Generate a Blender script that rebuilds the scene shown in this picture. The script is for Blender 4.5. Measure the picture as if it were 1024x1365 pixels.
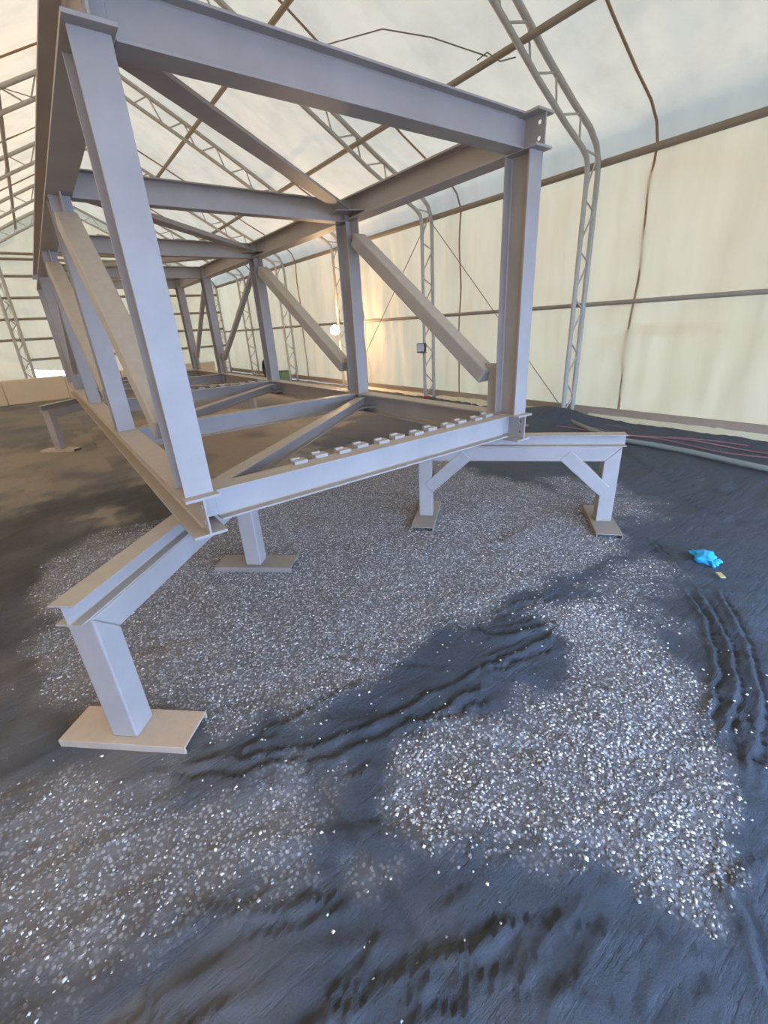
import bpy, math, random
import numpy as np
from mathutils import Vector, Matrix
random.seed(7); rng = np.random.default_rng(11)
SC = bpy.context.scene; COL = SC.collection
for o in list(bpy.data.objects): bpy.data.objects.remove(o)

# ---------------------------------------------------------------- scale: 1 survey unit = 0.65 m, ground at z = 0
S = .65; G = -1.04
def Wp(p): return (S*p[0], S*p[1], S*(p[2]-G))

# ---------------------------------------------------------------- camera
yaw, pitch, roll, FPX = .62217, .40399, -.061965, 583.92
fw = Vector((math.sin(yaw)*math.cos(pitch), math.cos(yaw)*math.cos(pitch), -math.sin(pitch)))
r0 = Vector((math.cos(yaw), -math.sin(yaw), 0)); u0 = r0.cross(fw)
rt = r0*math.cos(roll)+u0*math.sin(roll); up = -r0*math.sin(roll)+u0*math.cos(roll)
cd = bpy.data.cameras.new('camera'); cam = bpy.data.objects.new('camera', cd); COL.objects.link(cam); SC.camera = cam
cam.matrix_world = Matrix(((rt.x, up.x, -fw.x, S*-.6985), (rt.y, up.y, -fw.y, S*-3.2541), (rt.z, up.z, -fw.z, S*2.64), (0, 0, 0, 1)))
cd.sensor_fit = 'VERTICAL'; cd.sensor_height = 24; cd.lens = FPX/1365*24; cd.clip_start = .05; cd.clip_end = 300

# ---------------------------------------------------------------- sky, sun, exposure
SKY = (.385, .59, 1.0); SKY_STRENGTH = 16.0
SUN_COL = (1.0, .78, .50); SUN_STRENGTH = 30.0
w = bpy.data.worlds.new('sky'); SC.world = w; w.use_nodes = True
bg = w.node_tree.nodes['Background']; bg.inputs[0].default_value = (*SKY, 1); bg.inputs[1].default_value = SKY_STRENGTH
sd = bpy.data.lights.new('sun', 'SUN'); sd.energy = SUN_STRENGTH; sd.color = SUN_COL; sd.angle = .02
sun = bpy.data.objects.new('sun', sd); COL.objects.link(sun)
sun.rotation_euler = Vector((-.55, .25, .82)).to_track_quat('Z', 'Y').to_euler()
SC.view_settings.view_transform = 'Standard'; SC.view_settings.look = 'None'
SC.view_settings.exposure = 0.0; SC.view_settings.gamma = 1; SC.view_settings.use_curve_mapping = False
SC.cycles.max_bounces = 10; SC.cycles.diffuse_bounces = 6; SC.cycles.transmission_bounces = 6
SC.cycles.use_denoising = True; SC.cycles.sample_clamp_indirect = 8

# ---------------------------------------------------------------- materials
def newmat(n):
    m = bpy.data.materials.new(n); m.use_nodes = True; return m, m.node_tree, m.node_tree.nodes['Principled BSDF']
def noise(nt, scale, detail=4, rough=.6, vec=None, sc3=None):
    n = nt.nodes.new('ShaderNodeTexNoise'); n.inputs['Scale'].default_value = scale; n.inputs['Detail'].default_value = detail; n.inputs['Roughness'].default_value = rough
    tc = nt.nodes.new('ShaderNodeNewGeometry') if vec is None else vec
    src = tc.outputs['Position'] if vec is None else vec
    if sc3:
        mp = nt.nodes.new('ShaderNodeMapping'); mp.inputs['Scale'].default_value = sc3; nt.links.new(src, mp.inputs[0]); src = mp.outputs[0]
    nt.links.new(src, n.inputs['Vector']); return n.outputs['Fac']
def ramp(nt, fac, stops):
    r = nt.nodes.new('ShaderNodeValToRGB'); cr = r.color_ramp
    while len(cr.elements) < len(stops): cr.elements.new(.5)
    for e, (p, c) in zip(cr.elements, stops): e.position = p; e.color = (*c, 1) if len(c) == 3 else c
    nt.links.new(fac, r.inputs[0]); return r.outputs[0]
def mix(nt, fac, a, b):
    m = nt.nodes.new('ShaderNodeMix'); m.data_type = 'RGBA'
    for s, v in ((m.inputs[0], fac), (m.inputs[6], a), (m.inputs[7], b)):
        if isinstance(v, (tuple, list)): s.default_value = (*v, 1)
        elif isinstance(v, (int, float)): s.default_value = v
        else: nt.links.new(v, s)
    return m.outputs[2]
def bump(nt, h, strength, dist, bs):
    b = nt.nodes.new('ShaderNodeBump'); b.inputs['Strength'].default_value = strength; b.inputs['Distance'].default_value = dist
    nt.links.new(h, b.inputs['Height']); nt.links.new(b.outputs[0], bs.inputs['Normal'])
def steel(n, c1, c2, dust=(.50, .40, .29), dustmax=.85, rough=.5):
    m, nt, bs = newmat(n)
    base = mix(nt, ramp(nt, noise(nt, 3.5, 6), [(.35, (0, 0, 0)), (.7, (1, 1, 1))]), c1, c2)
    g = nt.nodes.new('ShaderNodeNewGeometry'); sx = nt.nodes.new('ShaderNodeSeparateXYZ'); nt.links.new(g.outputs['Normal'], sx.inputs[0])
    upf = ramp(nt, sx.outputs[2], [(.45, (0, 0, 0)), (.8, (dustmax,)*3)])
    nt.links.new(mix(nt, upf, base, mix(nt, noise(nt, 14, 6), dust, tuple(c*.72 for c in dust))), bs.inputs['Base Color'])
    bs.inputs['Roughness'].default_value = rough; bs.inputs['Metallic'].default_value = 0
    bump(nt, noise(nt, 60, 3), .08, .004, bs); return m
def plain(n, c, rough=.7, var=.75, scale=8):
    m, nt, bs = newmat(n)
    nt.links.new(mix(nt, noise(nt, scale, 5), c, tuple(x*var for x in c)), bs.inputs['Base Color']); bs.inputs['Roughness'].default_value = rough
    return m
def emit(n, c, s):
    m, nt, bs = newmat(n); bs.inputs['Base Color'].default_value = (*c, 1)
    bs.inputs['Emission Color'].default_value = (*c, 1); bs.inputs['Emission Strength'].default_value = s; return m
def fabric(n, c, tr, streak):
    m, nt, bs = newmat(n); nt.nodes.remove(bs); out = nt.nodes['Material Output']
    f1 = ramp(nt, noise(nt, .55, 3, .5, sc3=(1.2, 1.2, .5)), [(.35, (0, 0, 0)), (.68, (1, 1, 1))])
    f2 = ramp(nt, noise(nt, 2.6, 4, .55, sc3=(1, 1, .10)), [(.42, (0, 0, 0)), (.72, (1, 1, 1))])
    cc = mix(nt, f1, c, tuple(a*b for a, b in zip(c, streak))); cc = mix(nt, f2, cc, mix(nt, .90, (0, 0, 0), cc))
    ct = mix(nt, tr, (0, 0, 0), cc)
    d = nt.nodes.new('ShaderNodeBsdfDiffuse'); t = nt.nodes.new('ShaderNodeBsdfTranslucent'); a = nt.nodes.new('ShaderNodeAddShader')
    nt.links.new(mix(nt, .55, (0, 0, 0), cc), d.inputs[0]); nt.links.new(ct, t.inputs[0])
    nt.links.new(d.outputs[0], a.inputs[0]); nt.links.new(t.outputs[0], a.inputs[1]); nt.links.new(a.outputs[0], out.inputs[0])
    b = nt.nodes.new('ShaderNodeBump'); b.inputs['Strength'].default_value = .35; b.inputs['Distance'].default_value = .05
    nt.links.new(noise(nt, 1.6, 4, .5, sc3=(1.3, 1.3, .4)), b.inputs['Height']); nt.links.new(b.outputs[0], d.inputs['Normal']); nt.links.new(b.outputs[0], t.inputs['Normal'])
    return m
M = {}
M['steel'] = steel('primed_steel', (.30, .265, .245), (.35, .31, .29))
M['steel_dusty'] = steel('dusty_primed_steel', (.36, .32, .29), (.31, .28, .25))
M['foot'] = steel('dust_caked_channel', (.46, .36, .27), (.38, .30, .24), dust=(.56, .41, .28), dustmax=1)
M['foot_grey'] = steel('grey_channel', (.27, .23, .20), (.22, .19, .17), dust=(.29, .24, .195), dustmax=1)
M['galv'] = plain('galvanised_tube', (.46, .44, .40), .45, .8, 20)
M['galv_dark'] = plain('weathered_tube', (.30, .235, .165), .6, .75, 12)
M['roof'] = fabric('roof_fabric', (.76, .65, .45), .070, (.88, .91, .93))
M['wallfab'] = fabric('wall_fabric', (.735, .56, .32), .125, (.95, .93, .88))
M['endfab'] = fabric('end_fabric', (.71, .575, .345), .075, (.88, .86, .82))
M['seam'] = plain('brown_seam_tape', (.34, .21, .12), .8)
M['skirt'] = plain('brown_hem', (.36, .27, .20), .8)
M['flap'] = plain('pale_flap', (.66, .60, .42), .7)
M['concrete'] = plain('dusty_concrete', (.66, .54, .39), .9, .8, 2)
M['wire'] = plain('steel_wire', (.22, .18, .14), .6)
M['black'] = plain('black_metal', (.03, .03, .03), .5)
M['glass'] = plain('lamp_glass', (.6, .6, .62), .15)
M['hot'] = emit('lit_lamp', (1, .78, .5), 60)
M['pipe'] = plain('grey_green_pipe', (.22, .25, .23), .6)
M['redcable'] = plain('dusty_red_cable', (.35, .16, .18), .6)
M['plank'] = plain('dirty_plank', (.28, .20, .12), .9)
M['glove'] = plain('blue_nitrile', (.02, .42, .82), .4, .8, 30)
M['straw'] = plain('yellow_chip', (.55, .48, .2), .8)
M['green'] = plain('green_drum', (.10, .18, .10), .6)
M['red'] = plain('red_paint', (.35, .05, .05), .6)
# ground: dark blasting grit, grey gravel under thin grit, tan dust plus painted warm light; the layout comes from vertex attributes
def ground_mat():
    m, nt, bs = newmat('grit_ground')
    def att(n): a = nt.nodes.new('ShaderNodeAttribute'); a.attribute_name = n; return a.outputs['Fac']
    n1 = noise(nt, 2.2, 6, .65); n2 = noise(nt, 70, 6, .8); n3 = noise(nt, 260, 3, .8)
    sand = mix(nt, n1, (.044, .053, .068), (.064, .075, .094))
    sand = mix(nt, ramp(nt, n3, [(.60, (0, 0, 0)), (.75, (.3,)*3)]), sand, (.16, .16, .17))
    v = nt.nodes.new('ShaderNodeTexVoronoi'); v.inputs['Scale'].default_value = 62; g = nt.nodes.new('ShaderNodeNewGeometry'); nt.links.new(g.outputs['Position'], v.inputs['Vector'])
    sx = nt.nodes.new('ShaderNodeSeparateColor'); nt.links.new(v.outputs['Color'], sx.inputs[0])
    pick = ramp(nt, sx.outputs[0], [(.25, (.17, .16, .16)), (.5, (.34, .32, .32)), (.85, (.64, .61, .60))])
    grav = mix(nt, ramp(nt, v.outputs['Distance'], [(.30, (0, 0, 0)), (.55, (1, 1, 1))]), pick, (.15, .14, .14))
    grav = mix(nt, ramp(nt, n2, [(.4, (0, 0, 0)), (.65, (.4,)*3)]), grav, (.22, .20, .19))
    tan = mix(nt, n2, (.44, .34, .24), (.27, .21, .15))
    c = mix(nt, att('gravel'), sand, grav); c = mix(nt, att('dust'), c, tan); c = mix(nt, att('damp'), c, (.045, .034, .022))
    nt.links.new(c, bs.inputs['Base Color']); bs.inputs['Roughness'].default_value = .78
    h = nt.nodes.new('ShaderNodeMath'); h.operation = 'MULTIPLY_ADD'; nt.links.new(n2, h.inputs[0]); h.inputs[1].default_value = .45; nt.links.new(noise(nt, 14, 8, .7), h.inputs[2])
    mp = nt.nodes.new('ShaderNodeMapping'); mp.inputs['Rotation'].default_value = (0, 0, math.radians(20)); mp.inputs['Scale'].default_value = (1.3, 9, 1)
    nt.links.new(g.outputs['Position'], mp.inputs[0]); st = noise(nt, 1.6, 6, .62, vec=mp.outputs[0])
    stc = ramp(nt, st, [(.36, (0, 0, 0)), (.46, (.8,)*3), (.6, (1, 1, 1))])
    h2 = nt.nodes.new('ShaderNodeMath'); h2.operation = 'MULTIPLY_ADD'; nt.links.new(stc, h2.inputs[0]); h2.inputs[1].default_value = .32; nt.links.new(h.outputs[0], h2.inputs[2])
    bump(nt, h2.outputs[0], .9, .03, bs); return m
M['ground'] = ground_mat()
def stone_mat():
    m, nt, bs = newmat('crushed_stone'); a = nt.nodes.new('ShaderNodeAttribute'); a.attribute_name = 'tone'
    nt.links.new(ramp(nt, a.outputs['Fac'], [(0, (.12, .11, .11)), (.5, (.27, .25, .24)), (.8, (.60, .57, .54)), (1, (.95, .92, .88))]), bs.inputs['Base Color'])
    bs.inputs['Roughness'].default_value = .6; return m
M['stone'] = stone_mat()

# ---------------------------------------------------------------- mesh helpers
ORG = {}
class MB:
    def __init__(s): s.v = []; s.f = []
    def add(s, vs, fs):
        n = len(s.v); s.v += [tuple(v) for v in vs]; s.f += [tuple(i+n for i in f) for f in fs]; return s
    def box(s, x0, x1, y0, y1, z0, z1):
        return s.add([(x, y, z) for z in (z0, z1) for y in (y0, y1) for x in (x0, x1)], [(0, 2, 3, 1), (4, 5, 7, 6), (0, 1, 5, 4), (2, 6, 7, 3), (0, 4, 6, 2), (1, 3, 7, 5)])
    def prism(s, prof, p0, p1, xa, ya, cap=True):
        # prof: list of (a,b) outline, extruded from p0 to p1 with local axes xa, ya
        p0, p1, xa, ya = map(Vector, (p0, p1, xa, ya)); n = len(prof)
        vs = [p+xa*a+ya*b for p in (p0, p1) for a, b in prof]
        fs = [(i, (i+1) % n, n+(i+1) % n, n+i) for i in range(n)]
        if cap: fs += [tuple(range(n))[::-1], tuple(range(n, 2*n))]
        return s.add(vs, fs)
    def bar(s, p0, p1, wd, ht, upv=(0, 0, 1)):
        d = (Vector(p1)-Vector(p0)).normalized(); xa = d.cross(Vector(upv)).normalized(); ya = xa.cross(d)
        return s.prism([(-wd/2, -ht/2), (wd/2, -ht/2), (wd/2, ht/2), (-wd/2, ht/2)], p0, p1, xa, ya)
    def ibeam(s, p0, p1, h, b, tf, tw, upv=(0, 0, 1)):
        d = (Vector(p1)-Vector(p0)).normalized(); xa = d.cross(Vector(upv)).normalized(); ya = xa.cross(d)
        B, H, w_ = b/2, h/2, tw/2; k = tw*.9
        pr = [(-B, -H), (B, -H), (B, -H+tf), (w_+k, -H+tf), (w_, -H+tf+k), (w_, H-tf-k), (w_+k, H-tf), (B, H-tf), (B, H), (-B, H), (-B, H-tf), (-w_-k, H-tf), (-w_, H-tf-k), (-w_, -H+tf+k), (-w_-k, -H+tf), (-B, -H+tf)]
        return s.prism(pr, p0, p1, xa, ya)
    def tube(s, pts, r, n=8):
        pts = [Vector(p) for p in pts]; vs = []; prev = None
        for i, p in enumerate(pts):
            d = (pts[min(i+1, len(pts)-1)]-pts[max(i-1, 0)]).normalized()
            a = d.orthogonal().normalized() if prev is None else (prev-d*prev.dot(d)).normalized()
            prev = a; b = d.cross(a); vs += [p+a*r*math.cos(t)+b*r*math.sin(t) for t in [2*math.pi*k/n for k in range(n)]]
        fs = [(i*n+k, i*n+(k+1) % n, (i+1)*n+(k+1) % n, (i+1)*n+k) for i in range(len(pts)-1) for k in range(n)]
        fs += [tuple(range(n))[::-1], tuple((len(pts)-1)*n+k for k in range(n))]
        return s.add(vs, fs)
    def build(s, name, mat, parent=None, org=None, bevel=0, smooth=False, **tags):
        po = ORG.get(parent, (0, 0, 0)) if parent else (0, 0, 0)
        if org is None: org = po
        me = bpy.data.meshes.new(name)
        me.from_pydata([((x-org[0])*S, (y-org[1])*S, (z-org[2])*S) for x, y, z in s.v], [], s.f)
        o = bpy.data.objects.new(name, me); COL.objects.link(o); me.materials.append(M[mat]); ORG[o] = org
        if parent: o.parent = parent; o.location = tuple(S*(a-b) for a, b in zip(org, po))
        else: o.location = Wp(org)
        if bevel:
            b = o.modifiers.new('edge', 'BEVEL'); b.width = bevel*S; b.segments = 2; b.limit_method = 'ANGLE'
        if smooth: me.polygons.foreach_set('use_smooth', [True]*len(me.polygons))
        for k, v in tags.items(): o[k] = v
        return o
def thing(name, org, label=None, category=None, group=None, kind=None):
    o = bpy.data.objects.new(name, None); COL.objects.link(o); o.location = Wp(org); ORG[o] = org; o.empty_display_size = .2
    for k, v in (('label', label), ('category', category), ('group', group), ('kind', kind)):
        if v: o[k] = v
    return o
# smooth value noise on arrays
_T = rng.random((257, 257))
def vn(x, y):
    xi = np.floor(x).astype(int); yi = np.floor(y).astype(int); fx = x-xi; fy = y-yi; fx = fx*fx*(3-2*fx); fy = fy*fy*(3-2*fy)
    xi %= 256; yi %= 256; t = _T
    return (t[xi, yi]*(1-fx)+t[xi+1, yi]*fx)*(1-fy)+(t[xi, yi+1]*(1-fx)+t[xi+1, yi+1]*fx)*fy
def fbm(x, y, o=4): return sum(vn(x*2**k+k*17.3, y*2**k+k*9.1)/2**k for k in range(o))/sum(1/2**k for k in range(o))

# ---------------------------------------------------------------- ground layout (survey coordinates on the floor)
POLY = {
 'gravel_main': [(-1.36, 3.34), (-1.47, 1.54), (-1.36, 0.66), (-1.19, 0.14), (-0.76, -0.09), (-0.34, -0.59), (0.15, -0.83), (0.77, -0.93), (1.28, -0.86), (1.7, -0.7), (1.86, -0.95), (2.65, -0.99), (3.81, -1.06), (4.48, -1.09), (4.87, -0.8), (5.2, 0.08), (5.37, 1.03), (5.29, 2.34), (5.61, 4.01), (3.82, 4.95), (1.77, 4.48), (0.52, 3.8), (-0.19, 4.09), (-0.79, 4.13)],
 'gravel_near': [(2.41, -1.17), (3.05, -1.49), (3.01, -2.07), (2.59, -2.53), (2.05, -2.9), (1.59, -3.15), (1.32, -3.27), (1.04, -3.25), (1.0, -3.0), (0.93, -2.73), (0.7, -2.44), (0.25, -2.08), (0.19, -1.8), (0.49, -1.58), (0.96, -1.6), (1.74, -1.93), (2.32, -1.74)],
 'gravel_left': [(-1.9, 0.02), (-1.47, -0.29), (-1.19, -0.44), (-0.69, -0.92), (-0.08, -1.27), (0.04, -1.41), (-0.07, -1.51), (-0.42, -1.67), (-0.87, -1.59), (-1.25, -1.47), (-1.78, -1.23)],
 'gravel_streak': [(5.93, 1.2), (6.29, 0.34), (6.01, -0.73), (5.5, -1.07), (4.94, -0.53), (5.21, 0.34)],
 'gravel_bit': [(4.2, -1.3), (4.22, -1.56), (3.58, -1.96), (3.02, -1.94), (3.1, -1.54), (3.75, -1.35)],
 'gravel_spot': [(-0.15, -1.89), (0.02, -1.98), (0.07, -2.11), (-0.09, -2.15), (-0.18, -2.06)],
 'tan_back': [(-3.31, 14.24), (-1.18, 12.79), (1.11, 15.31), (4.58, 14.18), (7.61, 9.83), (7.79, 6.48), (5.39, 4.27), (3.65, 5.32), (1.77, 4.48), (0.82, 6.1), (-0.19, 6.63), (-1.29, 6.77), (-1.73, 5.99), (-2.89, 9.99)],
 'tan_strip': [(-0.97, 5.25), (-0.21, 5.52), (-0.18, 4.49), (-0.83, 3.68), (-0.47, 4.36)],
 'dark_mid': [(3.66, 6.25), (5.5, 7.8), (8.09, 9.15), (8.06, 6.13), (6.3, 4.79), (4.77, 5.17)],
 'dark_left': [(-3.53, 6.36), (-1.73, 5.99), (-0.81, 6.85), (0.47, 6.46), (0.92, 5.36), (0.72, 4.03), (-0.29, 3.48), (-1.27, 3.52), (-1.48, 1.56), (-1.36, 0.56), (-1.68, 0.26), (-2.95, 0.48), (-4, 3)],
}
RIDGE = [
 ([(-0.56, -0.76), (-0.09, -1.06), (0.41, -1.25), (0.92, -1.31), (1.67, -1.42), (2.24, -1.53)], 1.0),
 ([(-0.26, -1.08), (0.29, -1.34), (0.81, -1.45), (1.35, -1.53)], .8),
 ([(-0.86, -0.61), (-0.47, -0.96), (0.05, -1.25)], .7),
 ([(-0.6, -2.29), (-0.23, -2.42), (0.19, -2.57), (0.55, -2.72)], .7),
 ([(-0.45, -2.28), (-0.07, -2.44), (0.28, -2.58)], .5),
 ([(-0.2, -2.59), (0.05, -2.69), (0.32, -2.79)], .5),
 ([(4.76, -1.3), (4.07, -2.04), (3.29, -2.58), (2.69, -2.81), (2.21, -2.89)], .9),
 ([(4.08, -2.24), (3.4, -2.67), (2.67, -2.97), (2.16, -3.06)], .8),
 ([(4.21, -1.77), (3.48, -2.34), (2.84, -2.64), (2.33, -2.76)], .9),
 ([(7.02, -0.42), (6.17, -1.37), (6.03, -1.92)], 1.2),
 ([(0.32, -2.91), (0.57, -2.89), (0.68, -2.87)], .5),
 ([(1.35, -3.13), (1.2, -3.33), (1.0, -3.42)], .5),
 ([(-0.84, -1.61), (-0.55, -1.78), (-0.25, -1.96)], .5),
 ([(1.77, -0.98), (1.99, -1.32), (2.47, -1.46)], .9),
 ([(-0.43, -1.96), (-0.29, -2.01), (-0.23, -2.02)], .4),
 ([(8.35, 0.87), (7.17, -0.59), (7.06, -1.45)], 1.2),
]
def inside(px, py, poly):
    r = np.zeros(px.shape, bool); n = len(poly)
    for i in range(n):
        x1, y1 = poly[i]; x2, y2 = poly[(i+1) % n]
        c = ((y1 > py) != (y2 > py)) & (px < (x2-x1)*(py-y1)/((y2-y1) if y2 != y1 else 1e-9)+x1); r ^= c
    return r
for _ in range(90):   # short scratches left by the broom, following its sweep
    while True:
        cx, cy = random.uniform(-1.5, 6), random.uniform(-3.7, -.2)
        if math.hypot(cx+.7, cy+3.25) > .6 and not any(inside(np.array([cx]), np.array([cy]), POLY[k_])[0] for k_ in POLY if k_[:6] == 'gravel'): break
    a = math.atan2(cy+6.0, cx-1.0)+math.pi/2+random.gauss(0, .35) if cx > 2.3 else random.gauss(-.45, .3); L = random.uniform(.12, .5); bnd = random.uniform(-.06, .06)
    RIDGE.append(([(cx+L*t*math.cos(a)-bnd*(1-t*t)*math.sin(a), cy+L*t*math.sin(a)+bnd*(1-t*t)*math.cos(a)) for t in (-1, -.33, .33, 1)], random.uniform(.2, .55)))
def segdist(px, py, line):
    d = np.full(px.shape, 1e9); sg = np.zeros(px.shape)
    for (x1, y1), (x2, y2) in zip(line[:-1], line[1:]):
        L = (x2-x1)**2+(y2-y1)**2; t = np.clip(((px-x1)*(x2-x1)+(py-y1)*(y2-y1))/L, 0, 1)
        ex = px-x1-t*(x2-x1); ey = py-y1-t*(y2-y1); q = np.hypot(ex, ey); s = np.sign(ex*(y2-y1)-ey*(x2-x1)); sg = np.where(q < d, s, sg); d = np.minimum(q, d)
    return d, sg
def edge(px, py, key, soft):
    # 0..1, ragged edge
    q = POLY[key]; wx = (fbm(px*3.1+5, py*3.1, 4)-.5)*soft*4; wy = (fbm(px*3.1, py*3.1+31, 4)-.5)*soft*4
    ins = inside(px+wx, py+wy, q); d, _ = segdist(px+wx, py+wy, q+[q[0]])
    return np.clip(.5+np.where(ins, d, -d)/(2*soft), 0, 1)
GK = {'gravel_main': .12, 'gravel_near': .09, 'gravel_left': .16, 'gravel_streak': .2, 'gravel_bit': .25, 'gravel_spot': .07}
def height(px, py):
    z = (fbm(px*1.1, py*1.1, 3)-.5)*.06+(fbm(px*4, py*4+7, 3)-.5)*.022
    # brushed drag marks swinging round the patches
    a = .5*np.sin(px*.35)+.55; sx = px*np.cos(a)-py*np.sin(a); sy = px*np.sin(a)+py*np.cos(a)
    near = np.exp(-np.maximum(0, np.hypot(px-1, py+2)-3)/2.5)
    z = z+(fbm(sx*1.0+3, sy*7.0, 4)-.5)*.045+near*((fbm(sx*2.4+8, sy*13.0+2, 3)-.5)*.016+(fbm(px*11, py*11+5, 4)-.5)*.010)
    for ln, amp in RIDGE:
        x0 = min(p[0] for p in ln)-.3; x1 = max(p[0] for p in ln)+.3; y0 = min(p[1] for p in ln)-.3; y1 = max(p[1] for p in ln)+.3
        k = (px > x0) & (px < x1) & (py > y0) & (py < y1)
        if not k.any(): continue
        qx, qy = px[k], py[k]; jit = (fbm(qx*6, qy*6, 4)-.5)*.10
        d, sg = segdist(qx+jit, qy+jit, ln); sd_ = d*sg; brk = np.clip(fbm(qx*1.5+50, qy*1.5, 2)*2.2-.2, .1, 1)
        z[k] += amp*brk*(.026*np.exp(-((sd_-.028)/.024)**2)-.030*np.exp(-((sd_+.010)/.014)**2))
    z = z+.28*np.exp(-(((px-9.9)/.7)**2+((py-3.6)/1.0)**2))+.10*np.exp(-((px-10.2)/.6)**2)*(py > -3)
    for cx, cy in FEET: z = z*(1-np.exp(-(((px-cx)**2+(py-cy)**2)/.35)**2))
    return z
FEET = [(-.87, -.216), (.757, 1.54), (4.75, -.63), (3.226, 1.163), (-.85, 11.2), (.72, 13.0), (4.7, 11.2), (3.15, 13.0)]
def axis(segs):
    a = [segs[0][0]]
    for s0, s1, st in segs: a += list(np.linspace(s0, s1, max(1, int(round((s1-s0)/st)))+1)[1:])
    return np.array(a)
ax = axis([(-30, -6, 3), (-6, -2.4, .15), (-2.4, 5.2, .032), (5.2, 11.2, .08), (11.2, 35, 3)])
ay = axis([(-30, -3.9, 1.2), (-3.9, -.2, .028), (-.2, 3.5, .05), (3.5, 12, .12), (12, 31.2, .4)])
gx, gy = np.meshgrid(ax, ay); fx_, fy_ = gx.ravel(), gy.ravel(); fz = height(fx_, fy_)
gm = np.zeros(fx_.shape)
for k, s_ in GK.items(): gm = np.maximum(gm, edge(fx_, fy_, k, s_)*(.75 if k in ('gravel_streak', 'gravel_bit', 'gravel_spot') else 1))
nx, ny = len(ax), len(ay)
me = bpy.data.meshes.new('floor'); idx = np.arange(nx*ny).reshape(ny, nx)
q = np.stack([idx[:-1, :-1], idx[:-1, 1:], idx[1:, 1:], idx[1:, :-1]], -1).reshape(-1, 4)
co = np.stack([fx_*S, fy_*S, fz*S], 1)
me.vertices.add(len(co)); me.vertices.foreach_set('co', co.ravel()); me.loops.add(q.size); me.loops.foreach_set('vertex_index', q.ravel())
me.polygons.add(len(q)); me.polygons.foreach_set('loop_start', np.arange(0, q.size, 4)); me.polygons.foreach_set('loop_total', np.full(len(q), 4)); me.update()
me.polygons.foreach_set('use_smooth', np.ones(len(q), bool))
dust = np.maximum(edge(fx_, fy_, 'tan_back', .35), edge(fx_, fy_, 'tan_strip', .15))
dust = np.maximum(dust, np.clip((fy_-13)/4, 0, .55)); dust = np.maximum(dust, .50*np.clip((.5-fx_)/1.3, 0, 1)*np.clip(fbm(fx_*1.7, fy_*1.7+3, 4)*2-.4, .3, 1)); dark = np.maximum(edge(fx_, fy_, 'dark_left', .2), 0)  # tan fading in towards the left paints warm light into the floor
dust = dust*(1-edge(fx_, fy_, 'dark_mid', .3))*np.clip(fbm(fx_*.8, fy_*.8, 4)*2.2-.2, .35, 1)
dust = np.maximum(dust, 1.0*((fx_ > 11) | (fx_ < -5.4)))  # unseen ground outside, made tan to bounce warm light onto the walls
damp = dark*.75*np.clip(fbm(fx_*1.2+9, fy_*1.2, 4)*2-.3, .2, 1)
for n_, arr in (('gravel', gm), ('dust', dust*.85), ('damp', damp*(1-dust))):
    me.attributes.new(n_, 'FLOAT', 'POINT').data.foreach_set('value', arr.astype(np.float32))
floor = bpy.data.objects.new('floor', me); COL.objects.link(floor); me.materials.append(M['ground']); floor['kind'] = 'structure'

# loose stones: nobody could count them, one mesh per patch
OCT = np.array([(1, 0, 0), (-1, 0, 0), (0, 1, 0), (0, -1, 0), (0, 0, 1), (0, 0, -1)], float)
OF = np.array([(0, 2, 4), (2, 1, 4), (1, 3, 4), (3, 0, 4), (2, 0, 5), (1, 2, 5), (3, 1, 5), (0, 3, 5)])
def stones(name, label, px, py, size, tone):
    n = len(px); pz = height(px, py); r = size[:, None, None]
    v = OCT[None]*(1+rng.uniform(-.35, .35, (n, 6, 3)))+rng.uniform(-.3, .3, (n, 6, 3)); v[..., 2] *= .62
    t = rng.uniform(0, 6.28, n); c, s_ = np.cos(t)[:, None], np.sin(t)[:, None]
    v = np.stack([v[..., 0]*c-v[..., 1]*s_, v[..., 0]*s_+v[..., 1]*c, v[..., 2]], -1)*r
    v += np.stack([px, py, pz+size*.15], 1)[:, None]
    f = (OF[None]+np.arange(n)[:, None, None]*6).reshape(-1, 3); me = bpy.data.meshes.new(name); cc = (v*S).reshape(-1, 3)
    me.vertices.add(len(cc)); me.vertices.foreach_set('co', cc.ravel()); me.loops.add(f.size); me.loops.foreach_set('vertex_index', f.ravel())
    me.polygons.add(len(f)); me.polygons.foreach_set('loop_start', np.arange(0, f.size, 3)); me.polygons.foreach_set('loop_total', np.full(len(f), 3)); me.update()
    me.attributes.new('tone', 'FLOAT', 'POINT').data.foreach_set('value', np.repeat(tone, 6).astype(np.float32))
    o = bpy.data.objects.new(name, me); COL.objects.link(o); me.materials.append(M['stone'])
    o['kind'] = 'stuff'; o['label'] = label; o['category'] = 'gravel'
def patch(keys, dens, smin, smax, name, label, bright=1.0):
    X = []; Y = []
    for k in keys:
        p = np.array(POLY[k]); lo, hi = p.min(0)-.3, p.max(0)+.3; n = int((hi-lo).prod()*dens)
        x = rng.uniform(lo[0], hi[0], n); y = rng.uniform(lo[1], hi[1], n); e = edge(x, y, k, GK[k])*(.55+.8*fbm(x*2+4, y*2, 3))
        if k in ('gravel_streak', 'gravel_bit', 'gravel_spot'): e *= .6
        far = np.hypot(x+.7, y+3.25); e *= np.clip(4.5/far, .25, 1)
        keep = rng.random(n) < e-.06; X.append(x[keep]); Y.append(y[keep])
    x, y = np.concatenate(X), np.concatenate(Y); n = len(x)
    size = rng.uniform(smin, smax, n)*rng.choice([.7, 1, 1.25], n, p=[.45, .45, .1]); tone = np.clip(rng.beta(1.5, 1.5, n)*bright, 0, 1)
    stones(name, label, x, y, size, tone)
patch(['gravel_main', 'gravel_streak'], 2600, .005, .0115, 'gravel', 'broad pale gravel patch spread beneath the raised steel frame', .95)
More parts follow.
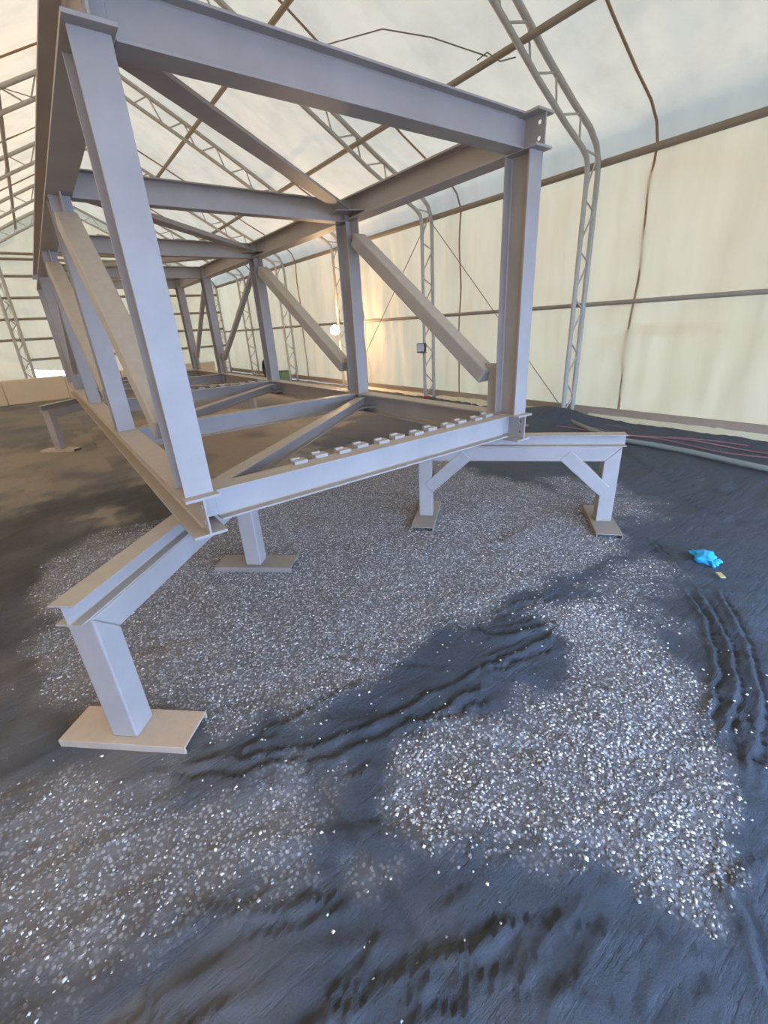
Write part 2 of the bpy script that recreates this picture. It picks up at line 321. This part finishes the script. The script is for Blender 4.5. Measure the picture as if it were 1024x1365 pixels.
patch(['gravel_near', 'gravel_bit'], 2400, .006, .0125, 'gravel', 'bright crushed stone patch showing through black grit, in front of the right trestle', 1.05)
patch(['gravel_left', 'gravel_spot'], 1150, .005, .0105, 'gravel', 'sparse gravel patch in front of the left trestle foot', .95)
n = 1500; x = rng.uniform(-2, 5, n); y = rng.uniform(-3.6, 1, n); k = (fbm(x*1.3+20, y*1.3, 3) > .5)
stones('gravel', 'scattered single white stones lying on the open black grit', x[k], y[k], rng.uniform(.005, .012, k.sum()), np.clip(rng.uniform(.4, 1.1, k.sum()), 0, 1))

# ---------------------------------------------------------------- tent: profile of the outer chord (half width d from ridge x=2.8, height z)
XC = 2.8
PRO = [(7.8, G), (7.8, 4.35), (7.76, 4.66), (7.62, 4.95), (7.3, 5.2), (6.63, 5.5), (5.64, 6.0), (4.54, 6.62), (2.55, 7.7), (.7, 8.65), (0, 8.92)]
def offset(pro, off):
    P = [Vector(p) for p in pro]; out = []
    for i, p in enumerate(P):
        a = P[max(i-1, 0)]; b = P[min(i+1, len(P)-1)]; d = (b-a).normalized(); nrm = Vector((d.y, -d.x)); q = p+nrm*off
        if i == len(P)-1: q = Vector((0, p.y+off*1.12))
        if i == 0: q.y = p.y
        out.append((q.x, q.y))
    return out
def dens(pro, st):
    out = []
    for a, b in zip(pro[:-1], pro[1:]):
        L = math.hypot(b[0]-a[0], b[1]-a[1]); n = max(1, int(L/st)); out += [(a[0]+(b[0]-a[0])*k/n, a[1]+(b[1]-a[1])*k/n) for k in range(n)]
    return out+[pro[-1]]
FAB = offset(PRO, .14); YB = [-7.6, -2.1, 3.4, 8.9, 14.4, 19.9, 25.4, 31.25]
wall_r = thing('wall_right', (10.8, 11, G), kind='structure'); wall_l = thing('wall_left', (-5.2, 11, G), kind='structure'); ceil = thing('ceiling', (2.8, 11, 9), kind='structure')
def panel(parent, side, prof, y0, y1, mat, seed, wall):
    ny_ = 40; V = []; pr = dens(prof, .12 if wall else .2); m_ = len(pr)
    tt = np.linspace(0, 1, ny_+1)
    for i, (d, z) in enumerate(pr):
        a = pr[max(i-1, 0)]; b = pr[min(i+1, m_-1)]; t_ = Vector((b[0]-a[0], b[1]-a[1])).normalized(); nr = (t_.y, -t_.x)
        yy = y0+(y1-y0)*tt; s_ = i/m_
        wv = (fbm(yy*2.2+seed*13, np.full(ny_+1, z*.25+seed*5), 3)-.5)*(.34 if wall else .22) + (fbm(yy*.8+z*.5+seed, np.full(ny_+1, z*.9-seed), 3)-.5)*.16
        en = np.minimum(1, np.minimum(tt, 1-tt)*8)*min(1, 8*s_+.15, 8*(1-s_)+.1)
        wv = wv*en
        for t in range(ny_+1): V.append((XC+side*(d+nr[0]*wv[t]), yy[t], z+nr[1]*wv[t]))
    F = [(i*(ny_+1)+j, i*(ny_+1)+j+1, (i+1)*(ny_+1)+j+1, (i+1)*(ny_+1)+j) for i in range(m_-1) for j in range(ny_)]
    return MB().add(V, F).build('fabric_panel', mat, parent, smooth=True)
iw = 2  # wall part of the profile ends at index 2
WALLP = [(FAB[0][0], G+.05), FAB[1], (FAB[2][0], 4.62)]; ROOFP = [(FAB[2][0], 4.62)]+FAB[3:]
for k in range(len(YB)-1):
    panel(wall_r, 1, WALLP, YB[k], YB[k+1], 'wallfab', k, True); panel(wall_l, -1, WALLP, YB[k], YB[k+1], 'wallfab', k+9, True)
    panel(ceil, 1, ROOFP, YB[k], YB[k+1], 'roof', k+20, False); panel(ceil, -1, ROOFP, YB[k], YB[k+1], 'roof', k+30, False)
INS = offset(PRO, .09)
for ys in (-3.3, 2.2, 7.7, 13.2, 18.7, 24.2):
    for side, wl in ((1, wall_r), (-1, wall_l)):
        MB().tube([(XC+side*(d-.03+.02*math.sin(z*3)), ys+.03*math.sin(z*2), z) for d, z in dens([(7.89, G+.2), (7.89, 4.6)], .4)], .026, 6).build('fabric_seam', 'seam', wl)
        MB().tube([(XC+side*d, ys, z) for d, z in INS[2:]], .026, 6).build('fabric_seam', 'seam', ceil)
# hem bar and loose flap at the wall foot
MB().box(10.60, 10.66, -4, 31, G+.14, G+.34).build('hem', 'skirt', wall_r)
def flap(y0, y1, wdt, seed):
    V = []; n1, n2 = int((y1-y0)/.12)+2, 7
    for i in range(n1):
        y_ = y0+(y1-y0)*i/(n1-1)
        for j in range(n2):
            t = j/(n2-1); w_ = wdt*(.45+.9*float(fbm(np.array([y_*1.1+seed]), np.array([seed*1.]), 2)[0]))
            V.append((10.62-w_*t, y_, G+.13*(1-t)**1.5+.035+.05*float(fbm(np.array([y_*4.+j]), np.array([j*1.7+seed]), 3)[0])))
    F = [(i*n2+j, i*n2+j+1, (i+1)*n2+j+1, (i+1)*n2+j) for i in range(n1-1) for j in range(n2-1)]
    MB().add(V, F).build('fabric_flap', 'flap', wall_r, smooth=True)
flap(-3.5, 2.9, .34, 3); flap(4.2, 8.6, .6, 8); flap(9.3, 14, .3, 12)

# arch trusses, each a thing
ARC_LAB = {-2.1: 'galvanised arch truss standing nearest the open end of the tent',
 3.4: 'galvanised arch truss whose leg rises from the grit mound just behind the knee-braced trestle',
 8.9: 'galvanised arch truss carrying the small unlit floodlight', 14.4: 'galvanised arch truss carrying the glowing floodlight',
 19.9: 'galvanised arch truss just beyond the one with the glowing floodlight', 25.4: 'galvanised arch truss over the low concrete barrier',
 30.9: 'galvanised arch truss farthest away, against the end wall'}
OUT = PRO; INN = offset(PRO, -.43)
def ptat(pro, s_):
    for a, b in zip(pro[:-1], pro[1:]):
        L = math.hypot(b[0]-a[0], b[1]-a[1])
        if s_ <= L: return (a[0]+(b[0]-a[0])*s_/L, a[1]+(b[1]-a[1])*s_/L)
        s_ -= L
    return pro[-1]
def length(pro): return sum(math.hypot(b[0]-a[0], b[1]-a[1]) for a, b in zip(pro[:-1], pro[1:]))
for ya, lab in ARC_LAB.items():
    if ya == 30.9: ya = 30.75
    ar = thing('arch_truss', (10.6, ya, G), lab, 'arch truss', 'arch trusses of the fabric tent')
    def full(pro, st=.25):
        d_ = dens(pro, st); return [(XC+d, ya, z) for d, z in d_]+[(XC-d, ya, z) for d, z in d_[::-1][1:]]
    MB().tube(full(OUT), .062, 8).build('outer_chord', 'galv', ar, smooth=True); MB().tube(full(INN), .055, 8).build('inner_chord', 'galv', ar, smooth=True)
    LO, LI = length(OUT), length(INN); nV = 14
    for side in (1, -1):
        MB().box(XC+side*7.8-.32 if side > 0 else XC-7.8-.1, XC+7.8+.1 if side > 0 else XC-7.8+.55, ya-.12, ya+.12, G-.02, G+.03).build('base_plate', 'galv_dark', ar)
        for k in range(nV):
            ti, tm, tj = k/nV, (k+.42)/nV, (k+.84)/nV
            a = ptat(INN, ti*LI+.15); b = ptat(OUT, tm*LO+.15); c = ptat(INN, min(tj*LI+.15, LI))
            for p_, q_ in ((a, b), (b, c)):
                MB().tube([(XC+side*p_[0], ya, p_[1]), (XC+side*q_[0], ya, q_[1])], .022, 5).build('lacing_bar', 'galv', ar)
# purlins and wall rails
def rail(name, pts, r, label, cat, grp=None): MB().tube(pts, r, 10).build(name, 'galv_dark', org=pts[0], smooth=True, label=label, category=cat, **({'group': grp} if grp else {}))
Y0, Y1 = -7.6, 30.9
rail('eave_rail', [(10.64, Y0, 4.62), (10.64, Y1, 4.62)], .075, 'brown tube rail along the top of the right fabric wall', 'rail')
rail('wall_rail', [(10.66, Y0, 1.76), (10.66, Y1, 1.76)], .05, 'brown tube rail halfway up the right fabric wall', 'rail')
rail('eave_rail', [(-5.04, Y0, 4.62), (-5.04, Y1, 4.62)], .075, 'brown tube rail along the top of the left fabric wall', 'rail')
rail('wall_rail', [(-5.06, Y0, 1.76), (-5.06, Y1, 1.76)], .05, 'brown tube rail halfway up the left fabric wall', 'rail')
for dx, lab in ((5.0, 'roof purlin tube on the right slope nearest the right eave'), (2.4, 'roof purlin tube high on the right slope, seen behind the steel roof diagonal'), (0, 'roof purlin tube along the ridge of the tent'), (-2.4, 'roof purlin tube high on the left slope'), (-5.0, 'roof purlin tube on the left slope nearest the left eave')):
    z = float(np.interp(abs(dx), [p[0] for p in PRO[::-1][:-3]], [p[1] for p in PRO[::-1][:-3]]))-.26
    rail('roof_purlin', [(XC+dx, Y0, z), (XC+dx, Y1, z)], .06, lab, 'purlin')
# bracing wires
def wire(pts, label, r=.012, mat='wire', name='brace_wire', cat='wire'): MB().tube(pts, r, 5).build(name, mat, org=pts[0], label=label, category=cat)
wire([(10.45, 8.8, 4.5), (10.45, 3.5, -.9)], 'thin brace wire falling right from the knee of the arch with the unlit floodlight')
wire([(10.45, 9.0, 4.5), (10.45, 14.3, -.9)], 'thin brace wire falling left from the knee of the arch with the unlit floodlight')
wire([(7.37, 3.9, 5.96), (7.02, 5.0, 6.57), (6.64, 6.0, 7.0), (5.88, 8.0, 7.25)], 'thin slack wire slung under the tent roof above the frame')
wire([(7.55, 3.4, 5.8), (7.37, 3.6, 5.78), (7.25, 3.8, 5.95), (7.1, 3.9, 5.85)], 'short curled wire end hanging at the right purlin')
wire([(-3.5, 3.4, 5.6), (-1, 8.5, 5.9), (1.2, 14, 7.6)], 'thin wire slung under the left roof slope')

# end wall
endw = thing('wall_back', (2.8, 31.05, G), kind='structure')
def end_panel(x0, x1, z0f, seed, mat='endfab'):
    n1 = max(8, int((x1-x0)/.15)); n2 = 50; V = []
    xs = np.linspace(x0, x1, n1+1)
    for i, x_ in enumerate(xs):
        d = abs(x_-XC); top = float(np.interp(d, [p[0] for p in PRO[::-1]][:-1], [p[1] for p in PRO[::-1]][:-1])) if d < 7.79 else 4.6
        z0 = z0f(x_); zz = np.linspace(z0, top+.17, n2+1)
        wv = (fbm(np.full(n2+1, x_*.7+seed), zz*1.3+x_*.8, 4)-.5)*.35
        for j in range(n2+1): V.append((x_, 31.05+wv[j]*min(1, 6*(j/n2), 6*(1-j/n2)+.2), zz[j]))
    F = [(i*(n2+1)+j, i*(n2+1)+j+1, (i+1)*(n2+1)+j+1, (i+1)*(n2+1)+j) for i in range(n1) for j in range(n2)]
    MB().add(V, F).build('fabric_panel', mat, endw, smooth=True)
end_panel(-5.3, -1.15, lambda x: G+.02, 3); end_panel(-1.15, 2.8, lambda x: G+.02 if x > .95 or x < -1.05 else .30-.12*(x+1), 11); end_panel(2.8, 10.95, lambda x: G+.02, 19)
for z, x0, x1 in ((6.32, -2.2, 7.8), (6.05, -1.8, 7.4), (5.22, -3.9, 9.5), (4.13, -5, 10.6), (3.04, -5, 10.6), (1.97, -5, 10.6), (.86, -1.1, 10.6)):
    MB().tube([(x0, 30.9, z), (x1, 30.9, z)], .07, 8).build('end_rail', 'galv_dark', endw)
for x_, zt in ((6.5, 6.6),):
    MB().tube([(x_, 30.9, G), (x_, 30.9, zt)], .07, 8).build('end_post', 'galv', endw)
lc = thing('lattice_column', (-1.2, 30.5, G), 'tall pale lattice column at the far end wall beside the gap of daylight', 'column')
for xx in (-1.05, -1.45): MB().tube([(xx, 30.5, G), (xx+.15, 30.5, 6.2)], .075, 8).build('column_tube', 'galv', lc)
for k in range(14):
    z = G+.3+k*.5; xa = -1.05 if k % 2 else -1.45; xb = -1.45 if k % 2 else -1.05
    MB().tube([(xa, 30.5, z), (xb, 30.5, z+.5)], .03, 5).build('lacing_bar', 'galv', lc)
# added unseen end wall behind the camera, its doorway shaping the blue light
added_gable = thing('wall_front_added', (2.8, -7.6, G), kind='structure')
for x0, x1, zl in ((-5.1, -3.4, G), (-3.4, 8.6, 3.0), (8.6, 10.7, G)):
    xs = np.linspace(x0, x1, 25); V = []
    for x_ in xs:
        d = abs(x_-XC); top = float(np.interp(d, [p[0] for p in PRO[::-1]][:-1], [p[1] for p in PRO[::-1]][:-1])) if d < 7.79 else 4.6
        V += [(x_, -7.6, zl), (x_, -7.6, top+.15)]
    MB().add(V, [(2*i, 2*i+2, 2*i+3, 2*i+1) for i in range(24)]).build('fabric_panel', 'endfab', added_gable)
# low concrete barrier at the far end
cb_ = thing('concrete_barrier', (2.5, 25.9, G), 'low dusty concrete barrier across the far end of the floor', 'barrier')
for k in range(5):
    x0 = -5+k*2.6
    MB().box(x0+.006, x0+2.594, 25.7, 26.2, G, .09+.02*math.sin(k*2)).build('concrete_block', 'concrete', cb_, bevel=.03)

# ---------------------------------------------------------------- the raised steel frame
Wd, b, zb0, zb1, zt0, zt1, bp, p0, dp = 3.8265, .2525, .1839, .4995, 3.0989, 3.3952, .2077, .0843, .3105
PY = [p0+dp/2, 3.4475+dp/2, 7.2217+dp/2, 11.004+dp/2, 13.9169+dp/2]; YE = PY[-1]+.24
fr = thing('steel_frame', (Wd/2, 0, zb0), 'long box-shaped frame of grey primed steel beams standing on trestles', 'steel frame')
def holed_plate(mb, x, y0, y1, z0, z1, tw, holes, r):
    zs = [z0]
    for (hy, hz) in holes: zs += [hz-.045, hz+.045]
    zs.append(z1)
    for i in range(0, len(zs)-1):
        a, c = zs[i], zs[i+1]
        if i % 2 == 0: mb.box(x-tw/2, x+tw/2, y0, y1, a, c)
        else:
            hy, hz = holes[i//2]; V = []
            ring = [(y1, hz), (y1, c), (hy, c), (y0, c), (y0, hz), (y0, a), (hy, a), (y1, a)]
            for sx in (-tw/2, tw/2):
                V += [(x+sx, p, q_) for p, q_ in ring]+[(x+sx, hy+r*math.cos(t*math.pi/4), hz+r*math.sin(t*math.pi/4)) for t in range(8)]
            F = [(k, (k+1) % 8, 8+(k+1) % 8, 8+k) for k in range(8)]+[(16+k, 24+k, 24+(k+1) % 8, 16+(k+1) % 8) for k in range(8)]+[(8+k, 8+(k+1) % 8, 24+(k+1) % 8, 24+k) for k in range(8)]+[(k, 16+k, 16+(k+1) % 8, (k+1) % 8) for k in range(8)]
            mb.add(V, F)
for nm, zl, zh in (('bottom_chord', zb0, zb1), ('top_chord', zt0, zt1)):
    for x_ in (0, Wd):
        mb = MB(); tf, tw = .022, .016; zm = (zl+zh)/2
        mb.ibeam((x_, .16, zm), (x_, YE, zm), zh-zl, b, tf, tw)
        mb.box(x_-b/2, x_+b/2, 0, .16, zl, zl+tf); mb.box(x_-b/2, x_+b/2, 0, .16, zh-tf, zh)
        holed_plate(mb, x_, 0, .16, zl+tf, zh-tf, tw, [(.07, zm-.065), (.07, zm+.065)], .022)
        mb.build(nm, 'steel', fr, bevel=.002)
for k, py in enumerate(PY):
    for x_ in (0, Wd):
        MB().ibeam((x_, py, zb1), (x_, py, zt0), dp, bp, .020, .014, upv=(0, 1, 0)).build('post', 'steel', fr, bevel=.002)
        for zl, zh in ((zb0, zb1), (zt0, zt1)):
            if k > 0:
                s_ = 1 if x_ == 0 else -1
                mb = MB(); mb.box(min(x_+s_*.01, x_+s_*.12), max(x_+s_*.01, x_+s_*.12), py-.16, py-.148, zl+.022, zh-.022); mb.build('stiffener', 'steel', fr)
    for zl, zh, nm in ((zb0+.045, zb1-.012, 'bottom_cross_beam'), (zt0+.004, zt1-.004, 'top_cross_beam')):
        mb = MB(); zm = (zl+zh)/2; xa = b/2+.012; fb = .2 if k == 0 else .17
        yc = py+(0 if nm[0] == 'b' else -.0)
        mb.ibeam((xa, yc, zm), (Wd-xa, yc, zm), zh-zl, fb, .016, .012)
        mb.box(.008, xa, yc-.006, yc+.006, zl+.02, zh-.02); mb.box(Wd-xa, Wd-.008, yc-.006, yc+.006, zl+.02, zh-.02)
        cbm = mb.build(nm, 'steel', fr, bevel=.002)
        if k in (0, 2) :
            rngx = [.95+.235*i for i in range(12)] if nm[0] == 'b' else [.9+.235*i for i in range(12)]
            for i, xc in enumerate(rngx):
                dy = .07 if i % 2 else .03
                m2 = MB(); m2.box(xc-.065, xc+.065, yc+dy, yc+dy+.10, zh, zh+.03); m2.box(xc-.065, xc+.02, yc+dy+.07, yc+dy+.10, zh+.03, zh+.045)
                m2.build('clip', 'steel_dusty', cbm)
# side diagonals with gusset plates; top and bottom plan bracing
for k in range(4):
    for x_ in (0, Wd):
        ya, yb_ = PY[k], PY[k+1]
        if k < 2: lo, hi = (ya+dp/2, zb1), (yb_-dp/2, zt0)
        else: lo, hi = (yb_-dp/2, zb1), (ya+dp/2, zt0)
        s_ = 1 if k < 2 else -1
        A = Vector((x_, lo[0]+s_*.22, zb1+.42)); B_ = Vector((x_, hi[0]-s_*.14, zt0-.26))
        MB().ibeam(A, B_, .20, .13, .012, .010, upv=(1, 0, 0)).build('diagonal_brace', 'steel_dusty', fr) if 0 else MB().bar(A, B_, *((.19, .22) if k < 2 else (.10, .12)), upv=(1, 0, 0)).build('diagonal_brace', 'steel_dusty', fr, bevel=.018)
        t = .012
        for (gy_, gz, sg, vz) in ((lo[0], zb1, s_, 1), (hi[0], zt0, -s_, -1)):
            h_ = .58 if vz > 0 else .34; wd_ = .20 if vz > 0 else .16; pts = [(0, 0), (wd_, 0), (wd_, h_*.78), (wd_+.12, h_*.95), (wd_+.04, h_), (.0, h_)] if vz > 0 else [(0, 0), (wd_+.02, 0), (wd_+.02, h_*.6), (wd_-.05, h_), (0, h_)]
            MB().prism([(sg*a, vz*c) for a, c in pts], (x_-.007, gy_, gz), (x_+.007, gy_, gz), (0, 1, 0), (0, 0, 1)).build('gusset_plate', 'steel_dusty', fr)
    ya, yb_ = PY[k], PY[k+1]
    if k < 2: L0, R0 = (ya+.18, yb_-.28)
    else: L0, R0 = (yb_-.28, ya+.22)
    for z, nm in ((zt1-.13, 'top_plan_brace'), (zb1-.13, 'bottom_plan_brace')):
        A = Vector((.16, L0, z)); B_ = Vector((Wd-.16, R0, z)); mb = MB()
        if nm[0] == 't': mb.bar(A-Vector((0, 0, .07)), B_-Vector((0, 0, .07)), .20, .014); mb.bar(A-Vector((0, 0, .02)), B_-Vector((0, 0, .02)), .012, .09)
        else: mb.ibeam(A, B_, .15, .16, .014, .012)
        mb.build(nm, 'steel', fr)
        for cx, cy, sx in ((0, L0, 1), (Wd, R0, -1)):
            sy = 1 if (cy == L0) == (k < 2) else -1
            MB().prism([(sx*.01, -sy*.14), (sx*.34, -sy*.14), (sx*.40, sy*.10), (sx*.01, sy*.26)], (cx, cy, z-.088), (cx, cy, z-.076), (1, 0, 0), (0, 1, 0)).build('plan_gusset', 'steel', fr)

# ---------------------------------------------------------------- trestles
def trestle(cen, ang, zt, label, braces, footmat, fa=None, footlen=.96, ext=.17, span=2.4, fw_=.31):
    """cen = centre of first leg, ang = direction of the top beam"""
    d = Vector((math.cos(ang), math.sin(ang), 0)); n_ = Vector((-d.y, d.x, 0)); c = Vector((cen[0], cen[1], 0))
    root = thing('trestle', (cen[0], cen[1], G), label, 'trestle')
    Z = lambda p, z: (p.x, p.y, z)
    A, B_ = c-d*ext, c+d*(span+ext)
    MB().ibeam(Z(A, zt-.0745), Z(B_, zt-.0745), .149, .175, .012, .010).build('top_beam', 'steel', root, bevel=.002)
    w_ = .19; zt2 = zt-.149; ft = G+.06
    mb = MB(); H_ = w_/2
    # portal: box beam with mitred legs
    beam = [(-H_, zt2), (span+H_, zt2), (span-H_, zt2-w_), (H_, zt2-w_)]
    mb.prism(beam, c-n_*H_, c+n_*H_, d, (0, 0, 1)); mb.build('box_beam', 'steel', root, bevel=.012)
    for k, s_ in ((0, 1), (span, -1)):
        leg = [(k-s_*H_, zt2), (k+s_*H_, zt2-w_), (k+s_*H_, ft), (k-s_*H_, ft)]
        MB().prism(leg, c-n_*H_, c+n_*H_, d, (0, 0, 1)).build('leg', 'steel', root, bevel=.012)
        if braces:
            zc = zt2-w_-.0; o_ = .62; pa = (k+s_*H_*.2, zt2-.72); pb = (k+s_*(o_+.1), zt2-.05)
            q = [(k+s_*(-.02), zt2-.50), (k+s_*.09, zt2-.66), (k+s_*.78, zt2-.12), (k+s_*.66, zt2-.0)]
            dr = Vector((pb[0]-pa[0], pb[1]-pa[1])).normalized(); nn = Vector((-dr.y, dr.x))*.085
            q = [(k-s_*.02, zt2-.53), (k+s_*.10, zt2-.65), (k+s_*.63, zt2-.165), (k+s_*.50, zt2-.04)]
            MB().prism(q, c-n_*(H_+.006), c+n_*(H_+.006), d, (0, 0, 1)).build('knee_brace', 'steel', root, bevel=.01)
        # foot channel, flanges down
        f = (n_ if fa is None else Vector((math.cos(fa), math.sin(fa), 0))); g_ = Vector((-f.y, f.x, 0)); fc = c+d*k; t = .014; hw = fw_/2
        prof = [(-hw, G-.01), (-hw+t, G-.01), (-hw+t, ft-t), (hw-t, ft-t), (hw-t, G-.01), (hw, G-.01), (hw, ft), (-hw, ft)]
        MB().prism(prof, fc-f*footlen/2, fc+f*footlen/2, g_, (0, 0, 1)).build('foot_channel', footmat if k == 0 else 'foot_grey', root, bevel=.004)
    return root
trestle((-.875, -.21), math.radians(46.7), zb0, 'trestle under the left near corner, its beam end pointing out left with a tan foot', False, 'foot')
trestle((4.80, -.62), math.radians(180-49), zb0, 'knee-braced trestle under the right near corner', True, 'foot_grey', fa=math.radians(40), span=2.37, ext=.14)
trestle((-.83, 11.3), math.radians(48), zb0, 'dark trestle under the far left corner of the frame', False, 'foot')
trestle((4.65, 11.3), math.radians(180-48), zb0, 'trestle hidden under the far right corner of the frame', False, 'foot_grey')

# ---------------------------------------------------------------- lamps
def flood(x_, y_, z, label, lit):
    t = thing('floodlight', (x_, y_, z), label, 'floodlight')
    MB().bar((x_-.02, y_-.05, z), (x_-.16, y_-.12, z), .30, .28).build('housing', 'black', t, bevel=.02)
    MB().bar((x_-.161, y_-.1205, z), (x_-.175, y_-.127, z), .25, .24).build('lens', 'hot' if lit else 'glass', t)
    MB().box(x_-.04, x_+.04, y_-.22, y_+.22, z-.19, z-.15).build('bracket', 'galv_dark', t)
    MB().tube([(x_, y_, z-.16), (x_, y_, z+.05)], .02, 6).build('stalk', 'galv_dark', t)
    if lit:
        dv = Vector((-.6, -.8, 0)); ce = Vector((x_-.15, y_-.13, z)); sidev = Vector((.8, -.6, 0)); V = []
        for q_ in range(6):
            ph = q_/6*math.pi/2; rr = .2*math.cos(ph)
            V += [tuple(ce+dv*.11*math.sin(ph)+sidev*rr*math.cos(a_)+Vector((0, 0, 1))*rr*math.sin(a_)) for a_ in [k_*math.pi/8 for k_ in range(16)]]
        F = [(i*16+k_, i*16+(k_+1) % 16, (i+1)*16+(k_+1) % 16, (i+1)*16+k_) for i in range(5) for k_ in range(16)]+[tuple(80+k_ for k_ in range(16))]
        MB().add(V, F).build('bulb', 'hot', t, smooth=True)
        ld = bpy.data.lights.new('floodlight_lamp', 'POINT'); ld.energy = 260; ld.color = (1, .62, .32); ld.shadow_soft_size = .06
        lo = bpy.data.objects.new('floodlight_lamp', ld); COL.objects.link(lo); lo.location = Wp((x_-.32, y_-.2, z))
flood(10.0, 14.35, 1.5, 'glowing floodlight clamped to an arch leg behind the second right post', True)
flood(10.02, 8.85, .8, 'small unlit floodlight clamped to an arch leg below the right diagonal', False)
rb = MB(); rb.box(10.0, 10.16, 8.62, 8.8, G+.02, G+.2); rb.build('junction_box', 'red', org=(10.08, 8.7, G+.02), bevel=.02, label='small dark red box at the foot of the arch with the unlit floodlight', category='box')

# ---------------------------------------------------------------- odds and ends by the right wall
MB().tube([(9.75, 3.0, G+.12), (9.2, 2.0, G+.09), (8.81, 1.06, G+.08), (8.82, .5, G+.08), (8.73, -.22, G+.08), (8.55, -.99, G+.08), (8.40, -1.7, G+.08), (8.1, -2.8, G+.08)], .052, 10).build('pipe', 'pipe', org=(8.8, .5, G), smooth=True, label='grey green pipe lying on the grit along the right wall', category='pipe')
for i, (off, lab) in enumerate(((.35, 'thin red cable lying closest to the grey green pipe'), (.62, 'thin red cable lying in the middle behind the pipe'), (.95, 'thin red cable lying nearest the fabric wall'))):
    pts = [(8.9+off+.1*math.sin(y_*1.7+i*2), y_, G+.07+.02*math.sin(y_*3+i)) for y_ in np.arange(-2.5, 3.2, .3)]
    MB().tube(pts, .012, 5).build('cable', 'redcable', org=pts[0], smooth=True, label=lab, category='cable')
for i, (x_, y_, a, L, lab) in enumerate(((9.0, 4.3, 1.3, 1.6, 'dirty plank on the grit left of the sand mound, closest to the frame'), (9.45, 4.9, 1.6, 1.9, 'dirty plank lying nearest the fabric flap'), (9.15, 5.6, 1.1, 1.3, 'short dirty plank lying farthest back by the wall'))):
    dx, dy = math.cos(a)*L/2, math.sin(a)*L/2
    MB().bar((x_-dx, y_-dy, G+.06+.03*i), (x_+dx, y_+dy, G+.07+.03*i), .17, .05).build('plank', 'plank', org=(x_, y_, G), bevel=.008, label=lab, category='plank')
# far machinery
hr = thing('hose_reel', (9.2, 20.5, G), 'dark hose reel standing far back by the right wall', 'hose reel')
MB().tube([(9.2+.05*math.sin(t*.7), 20.5+.5*math.cos(t), G+.75+.5*math.sin(t)) for t in np.linspace(0, 12.56, 50)], .09, 6).build('hose_coil', 'black', hr, smooth=True)
MB().tube([(9.2, 20.1, G), (9.2, 20.5, G+.75), (9.2, 20.9, G)], .05, 6).build('stand', 'black', hr)
dr_ = thing('drum', (9.3, 18.9, G), 'small green drum beside the hose reel', 'drum')
MB().tube([(9.3, 18.9, G), (9.3, 18.9, G+.7)], .3, 20).build('drum_body', 'green', dr_); MB().tube([(9.3, 18.9, G+.7), (9.3, 18.9, G+.74)], .31, 20).build('drum_lid', 'black', dr_)
# extractor hose over the arch knee? small pale rag of plastic on the mound
# blue glove
def glove():
    g = thing('glove', (4.62, -1.88, G), 'crumpled bright blue disposable glove lying on the black grit', 'glove')
    n1, n2 = 26, 16; V = []
    P0, P1 = Vector((4.70, -1.75)), Vector((4.59, -2.01)); dd = (P1-P0); L = dd.length; dd.normalize(); nn = Vector((-dd.y, dd.x))
    for i in range(n1+1):
        t = i/n1; wdt = .02+.075*math.sin(math.pi*min(1, t*1.02+.02))**.6*(1+.32*math.sin(t*8.2+2.9)); lift = .03+.035*math.sin(math.pi*t)
        for j in range(n2):
            a = 2*math.pi*j/n2; rr = 1+.22*math.sin(3*a+t*9)+.12*math.sin(5*a-t*17)
            p = P0+dd*(t*L+.02*math.sin(4*a))+nn*(wdt*math.cos(a)*rr+.03*math.sin(t*5)); V.append((p.x, p.y, G+.035+lift*max(-.5, math.sin(a))*rr))
    F = [(i*n2+j, i*n2+(j+1) % n2, (i+1)*n2+(j+1) % n2, (i+1)*n2+j) for i in range(n1) for j in range(n2)]+[tuple(range(n2))[::-1], tuple(n1*n2+j for j in range(n2))]
    MB().add(V, F).build('palm', 'glove', g, smooth=True)
    for k in range(4):
        a = Vector((4.545+.032*k, -1.98-.004*k)); e = a+Vector((-.035+.02*k, -.055-.008*(k % 2))); mid = (a+e)/2
        MB().tube([(a.x, a.y, G+.045), (mid.x+.01, mid.y, G+.055), (e.x, e.y, G+.03)], .017, 7).build('finger', 'glove', g, smooth=True)
    MB().tube([(4.70, -1.80, G+.05), (4.75, -1.86, G+.05), (4.74, -1.93, G+.035)], .016, 7).build('finger', 'glove', g, smooth=True)
glove()
MB().bar((4.42, -2.1, G+.03), (4.34, -2.17, G+.035), .05, .012).build('chip', 'straw', org=(4.38, -2.14, G), label='tiny yellow chip beside the blue glove', category='scrap')
